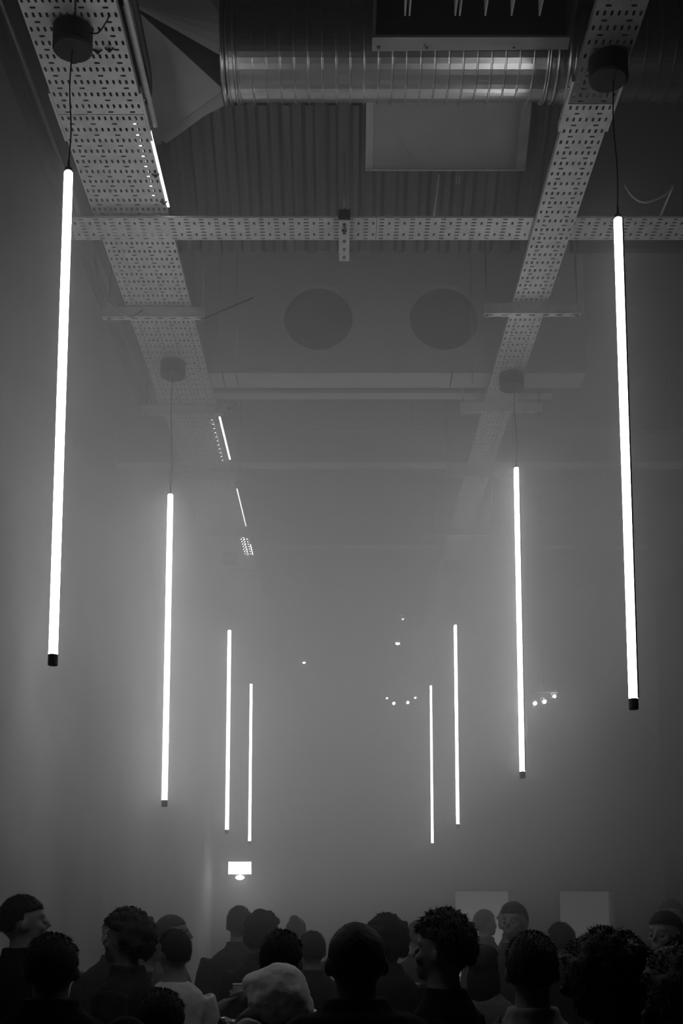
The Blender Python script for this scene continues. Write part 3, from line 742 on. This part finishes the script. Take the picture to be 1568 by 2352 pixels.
def beanie_mesh():
    bm = bmesh.new(); ell(bm, (0, -.016, 1.675), (.086, .108, .098)); 
    pts = [(.086 * math.cos(a), -.016 + .107 * math.sin(a), 1.665 + .015 * math.sin(a)) for a in [2 * math.pi * k / 28 for k in range(29)]]
    tube(bm, pts, .012, 8, cap=False)
    me = remesh(bm, .009, 3); return smoothed(me)
def cap_mesh():
    bm = bmesh.new(); ell(bm, (0, -.014, 1.685), (.083, .104, .078)); tube(bm, [(0, .06, 1.695), (0, .12, 1.692), (0, .165, 1.682)], [(.075, .008), (.07, .007), (.045, .005)], 16, flat=(0, 0, 1))
    return smoothed(remesh(bm, .008, 3))
ME = {}
def get(key, fn, *a, **k):
    if key not in ME: ME[key] = fn(*a, **k)
    return ME[key]
HOLD_POSE = [(.165, -.01, 1.395), (.20, .01, 1.31), (.25, .06, 1.15), (.265, .20, 1.20), (.275, .31, 1.27)]
RAISE_POSE = [(.165, -.01, 1.40), (.225, .02, 1.45), (.315, .06, 1.60), (.28, .17, 1.56), (.23, .27, 1.47)]
TOPS = {'jacket': dict(g=.020, collar=.035), 'tee': dict(g=.010, long_sleeve=False), 'shirt': dict(g=.012, collar=.02), 'coat': dict(g=.028, collar=.05, wide=.018), 'high_coat': dict(g=.034, collar=.045, wide=.05)}
def person(x, y, h, face, label, hair='short', hm=None, top='jacket', tm=None, skin=None, group='crowd in front of the camera', pose=None, sx=1.0, extras=()):
    """face = heading in degrees: 0 looks away from the camera (+Y), 90 looks left, 180 towards it."""
    s = h / 1.752
    t = empty('person', (x, y, 0), R(face), label, 'person', group); t.scale = (s * sx, s, s)
    poseR = {'hold': HOLD_POSE, 'raise': RAISE_POSE}.get(pose)
    hold = (((.262, .385), .047, 1.30, R(-70)) if pose == 'hold' else None)
    link('body', get('body' + str(pose), body_mesh, None, poseR, None if not hold else ((.262, .385, 1.30), .047, 1.30, R(-75))), skin or M_SKIN, t, own=True)
    sides = (-1,) if pose == 'raise' else (-1, 1)
    link({'tee': 't_shirt', 'high_coat': 'coat'}.get(top, top), get('top' + top + str(pose), top_mesh, None, poseR, sides=sides, **TOPS[top]), tm or M_TOPK, t, own=True)
    link('trousers', get('legs', legs_mesh), M_DENIM, t, own=True)
    for sd in (-1, 1): link('shoe', get('shoe%d' % sd, shoe_mesh, sd), M_SHOE, t, own=True)
    if hair == 'beanie': link('knit_hat', get('beanie', beanie_mesh), hm or M_TOPK, t, own=True)
    elif hair == 'cap':
        link('hair', get('hairshort', hair_mesh, 'short'), M_HAIRK, t, own=True); link('cap', get('cap', cap_mesh), hm or M_TOPK, t, own=True)
    else: link('hair', get('hair' + hair, hair_mesh, hair), hm or M_HAIRK, t, own=True)
    def eye():
        bm = bmesh.new(); ell(bm, (0, 0, 0), (.0118, .0118, .0118), None, 12, 8)
        me = bpy.data.meshes.new('eye'); bm.to_mesh(me); bm.free(); return smoothed(me)
    for sd in (-1, 1): link('eye', get('eye', eye), M_EYE, t, (.031 * sd, .081, 1.637), own=True)
    for e in extras:
        if e == 'hood': tagit(link('hood', get('hood', hood_mesh), mat('pale_hood_cloth', 0.72, 0.85, 0, 0.12, 15, 0.4, 40), t, own=True), 'pale grey folded hood')
        if e == 'strap':
            for sd in (-1,): link('shoulder_strap', get('strap%d' % sd, strap_mesh, sd), M_TOPM, t, own=True)
        if e == 'sleeve':
            def slv():
                bm = bmesh.new(); tube(bm, arm_pts(RAISE_POSE, 1), [r + .018 for r in (.062, .06, .05, .04, .03)], 14); me = remesh(bm, .009, 5)
                for v in me.vertices: v.co += v.normal * .005 * noise.noise(v.co * 22)
                return smoothed(me)
            tagit(link('sleeve', get('sleeve', slv), M_TOPL, t, own=True), 'pale sleeve on the raised arm')
    return t
G1, G2 = 'people close to the camera', 'people further back in the haze'
# close row
person(-.227, 4.62, 1.715, -12, 'person with smooth dark hair, dark shiny jacket and a pale folded hood, seen from behind', 'short', M_HAIRK, 'jacket', M_SHINY, group=G1, extras=('hood',))
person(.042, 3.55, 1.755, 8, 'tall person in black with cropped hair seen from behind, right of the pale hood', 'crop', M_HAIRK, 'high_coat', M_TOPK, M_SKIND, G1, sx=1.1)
person(.358, 4.3, 1.765, 62, 'person with tousled hair turned to the left in a black top', 'tousled', M_HAIRB, 'shirt', M_TOPK, None, G1)
person(.59, 3.75, 1.72, -8, 'person with short dark hair and a worn jacket with a shoulder strap, seen from behind', 'short', M_HAIRK, 'jacket', mat('worn_grey_jacket', 0.22, 0.9, 0, 0.2, 15, 0.4, 40), None, G1, extras=('strap',))
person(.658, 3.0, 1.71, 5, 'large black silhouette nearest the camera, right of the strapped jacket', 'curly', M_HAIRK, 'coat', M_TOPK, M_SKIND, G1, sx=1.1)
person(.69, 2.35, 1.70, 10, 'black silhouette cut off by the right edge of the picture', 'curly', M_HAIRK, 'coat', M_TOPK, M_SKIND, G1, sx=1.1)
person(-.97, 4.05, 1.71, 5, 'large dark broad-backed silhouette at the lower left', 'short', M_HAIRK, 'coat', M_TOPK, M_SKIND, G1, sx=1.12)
person(-.555, 3.75, 1.545, 0, 'short person with a rounded dark head and one pale-sleeved arm raised', 'short', M_HAIRK, 'jacket', M_TOPK, None, G1, pose='raise', extras=('sleeve',))
person(-.565, 3.2, 1.495, 0, 'low dark head at the bottom edge of the picture, left of centre', 'beanie', M_TOPK, 'coat', M_TOPK, None, G1)
# middle of the crowd
person(-1.50, 5.7, 1.87, -70, 'tall dark figure by the left wall with hazy head turned to the right', 'short', M_HAIRK, 'jacket', M_TOPK, None, G2)
person(-1.0, 5.6, 1.78, 75, 'hazy person with rounded dark hair looking left behind the broad silhouette', 'curly', M_HAIRB, 'jacket', M_TOPD, None, G2)
person(-1.30, 8.2, 1.62, 60, 'person in a dark cap behind the short person with the raised sleeve', 'cap', M_TOPK, 'jacket', M_TOPD, None, G2)
HX, HY, HF = -.985, 7.05, R(-84)
person(HX, HY, 1.785, -84, 'tall person with cropped hair at the back left, holding a plastic cup', 'crop', M_HAIRB, 'tee', M_TOPM, None, G2, pose='hold')
_k = 1.785 / 1.752; _o = Vector((.262 * _k, .385 * _k, 0)); _o.rotate(Matrix.Rotation(HF, 3, 'Z'))
t = empty('plastic_cup', (HX + _o.x, HY + _o.y, 1.235 * _k), 0, 'clear plastic cup held up in the crowd, left of the pale hood', 'cup')
bm = bmesh.new(); revolve(bm, [(.004, .0335), (0, .034), (.135, .0455), (.1352, .043), (.006, .032)], n=32, cap=True); finish(bm, 'cup_wall', M_CUP, t, True)
bm = bmesh.new(); revolve(bm, [(.132, .0465), (.135, .0485), (.139, .0480), (.140, .0455), (.136, .0440)], n=32, cap=False); finish(bm, 'rim', M_LEDGE, t, True)
bm = bmesh.new(); revolve(bm, [(.007, .0315), (.095, .0395)], n=24); finish(bm, 'drink', M_BEER, t, True)
person(-.86, 6.2, 1.70, 35, 'person in a pale T-shirt with dark hair, looking left', 'short', M_HAIRK, 'tee', M_TOPL, None, G2)
person(-.715, 8.4, 1.84, 5, 'tall hazy figure straight below the lit sign', 'short', M_HAIRK, 'jacket', M_TOPD, None, G2)
person(-.49, 7.5, 1.78, -20, 'hazy figure with a rounded head just right of the one below the sign', 'curly', M_HAIRK, 'jacket', M_TOPD, None, G2)
person(-.175, 7.2, 1.68, 10, 'dim figure in the gap between the pale hood and the cropped head', 'short', M_HAIRK, 'jacket', M_TOPD, None, G2)
person(.235, 6.4, 1.755, 40, 'hazy figure with wide hair behind the cropped head', 'curly', M_HAIRK, 'jacket', M_TOPD, None, G2)
person(.76, 6.4, 1.62, -30, 'dim person behind the right shoulder of the tousled head', 'long', M_HAIRK, 'tee', M_TOPM, None, G2)
person(1.29, 10.8, 1.83, -60, 'left one of the couple standing before the left pale door', 'short', M_HAIRK, 'jacket', M_TOPD, None, G2)
person(1.42, 10.1, 1.90, 70, 'taller right one of the couple standing before the left pale door', 'crop', M_HAIRK, 'shirt', M_TOPD, None, G2)
person(1.36, 7.5, 1.73, 20, 'dark rounded head between the two pale doors', 'short', M_HAIRK, 'jacket', M_TOPK, None, G2)
person(1.13, 7.9, 1.86, 150, 'hazy person facing the camera between the two pale doors', 'short', M_HAIRK, 'shirt', M_TOPD, None, G2)
person(1.69, 6.3, 1.795, 135, 'person at the far right facing the camera, behind the black silhouettes', 'short', M_HAIRK, 'jacket', M_TOPK, None, G2)
person(2.55, 9.3, 1.90, 170, 'small far face at the right edge of the picture', 'short', M_HAIRK, 'jacket', M_TOPK, None, G2)
person(-1.45, 7.7, 1.76, 175, 'dim person with a face towards the camera at the left, between dark silhouettes', 'short', M_HAIRK, 'jacket', M_TOPK, None, G2)
person(-.36, 9.6, 1.76, -8, 'farthest dim figure left of centre', 'bun', M_HAIRK, 'jacket', M_TOPD, None, G2)
person(.55, 8.6, 1.74, 12, 'dim far figure behind the tousled head', 'short', M_HAIRK, 'jacket', M_TOPD, None, G2)
# ------------------------------------------------------------------ haze
bm = bmesh.new(); bx(bm, XL + .001, XR - .001, YB + .001, YF - .001, .001, ZC - .001)
hz = finish(bm, 'haze', None); tagit(hz, 'pale stage haze filling the room around the tube lamps', 'haze', kind='stuff')
m = bpy.data.materials.new('stage_haze'); m.use_nodes = True; nt = m.node_tree; nt.nodes.clear()
out = nt.nodes.new('ShaderNodeOutputMaterial'); vs = nt.nodes.new('ShaderNodeVolumeScatter')
vs.inputs['Color'].default_value = (1, 1, 1, 1); vs.inputs['Anisotropy'].default_value = .2
geo = nt.nodes.new('ShaderNodeNewGeometry'); sep = nt.nodes.new('ShaderNodeSeparateXYZ'); nt.links.new(geo.outputs['Position'], sep.inputs[0])
def ramp(sock, a, b_, lo, hi):
    r = nt.nodes.new('ShaderNodeMapRange'); r.interpolation_type = 'SMOOTHSTEP'; r.clamp = True
    for i, v in enumerate((a, b_, lo, hi)): r.inputs[i + 1].default_value = v
    nt.links.new(sep.outputs[sock], r.inputs[0]); return r.outputs[0]
def mul(a, b_):
    n = nt.nodes.new('ShaderNodeMath'); n.operation = 'MULTIPLY'
    nt.links.new(a, n.inputs[0])
    if isinstance(b_, float): n.inputs[1].default_value = b_
    else: nt.links.new(b_, n.inputs[1])
    return n.outputs[0]
fy = ramp(1, 4.3, 7.2, .015, 1.0)          # clearer air near the camera
fz = mul(ramp(2, 1.3, 2.6, .10, .8), ramp(2, 2.4, 5.4, 1.0, 1.6))          # warm smoke gathers above the heads
fx = ramp(0, 1.3, 3.2, 1.0, .15)          # thins out towards the open right side
nz = nt.nodes.new('ShaderNodeTexNoise'); nz.inputs['Scale'].default_value = .6; nz.inputs['Detail'].default_value = 2
nt.links.new(geo.outputs['Position'], nz.inputs['Vector'])
nr = nt.nodes.new('ShaderNodeMapRange'); nr.inputs[1].default_value = .3; nr.inputs[2].default_value = .7; nr.inputs[3].default_value = .8; nr.inputs[4].default_value = 1.2
nt.links.new(nz.outputs['Fac'], nr.inputs[0])
dn = mul(mul(mul(mul(fy, fz), fx), nr.outputs[0]), HAZE_D)
nt.links.new(dn, vs.inputs['Density']); nt.links.new(vs.outputs[0], out.inputs['Volume'])
hz.data.materials.append(m)
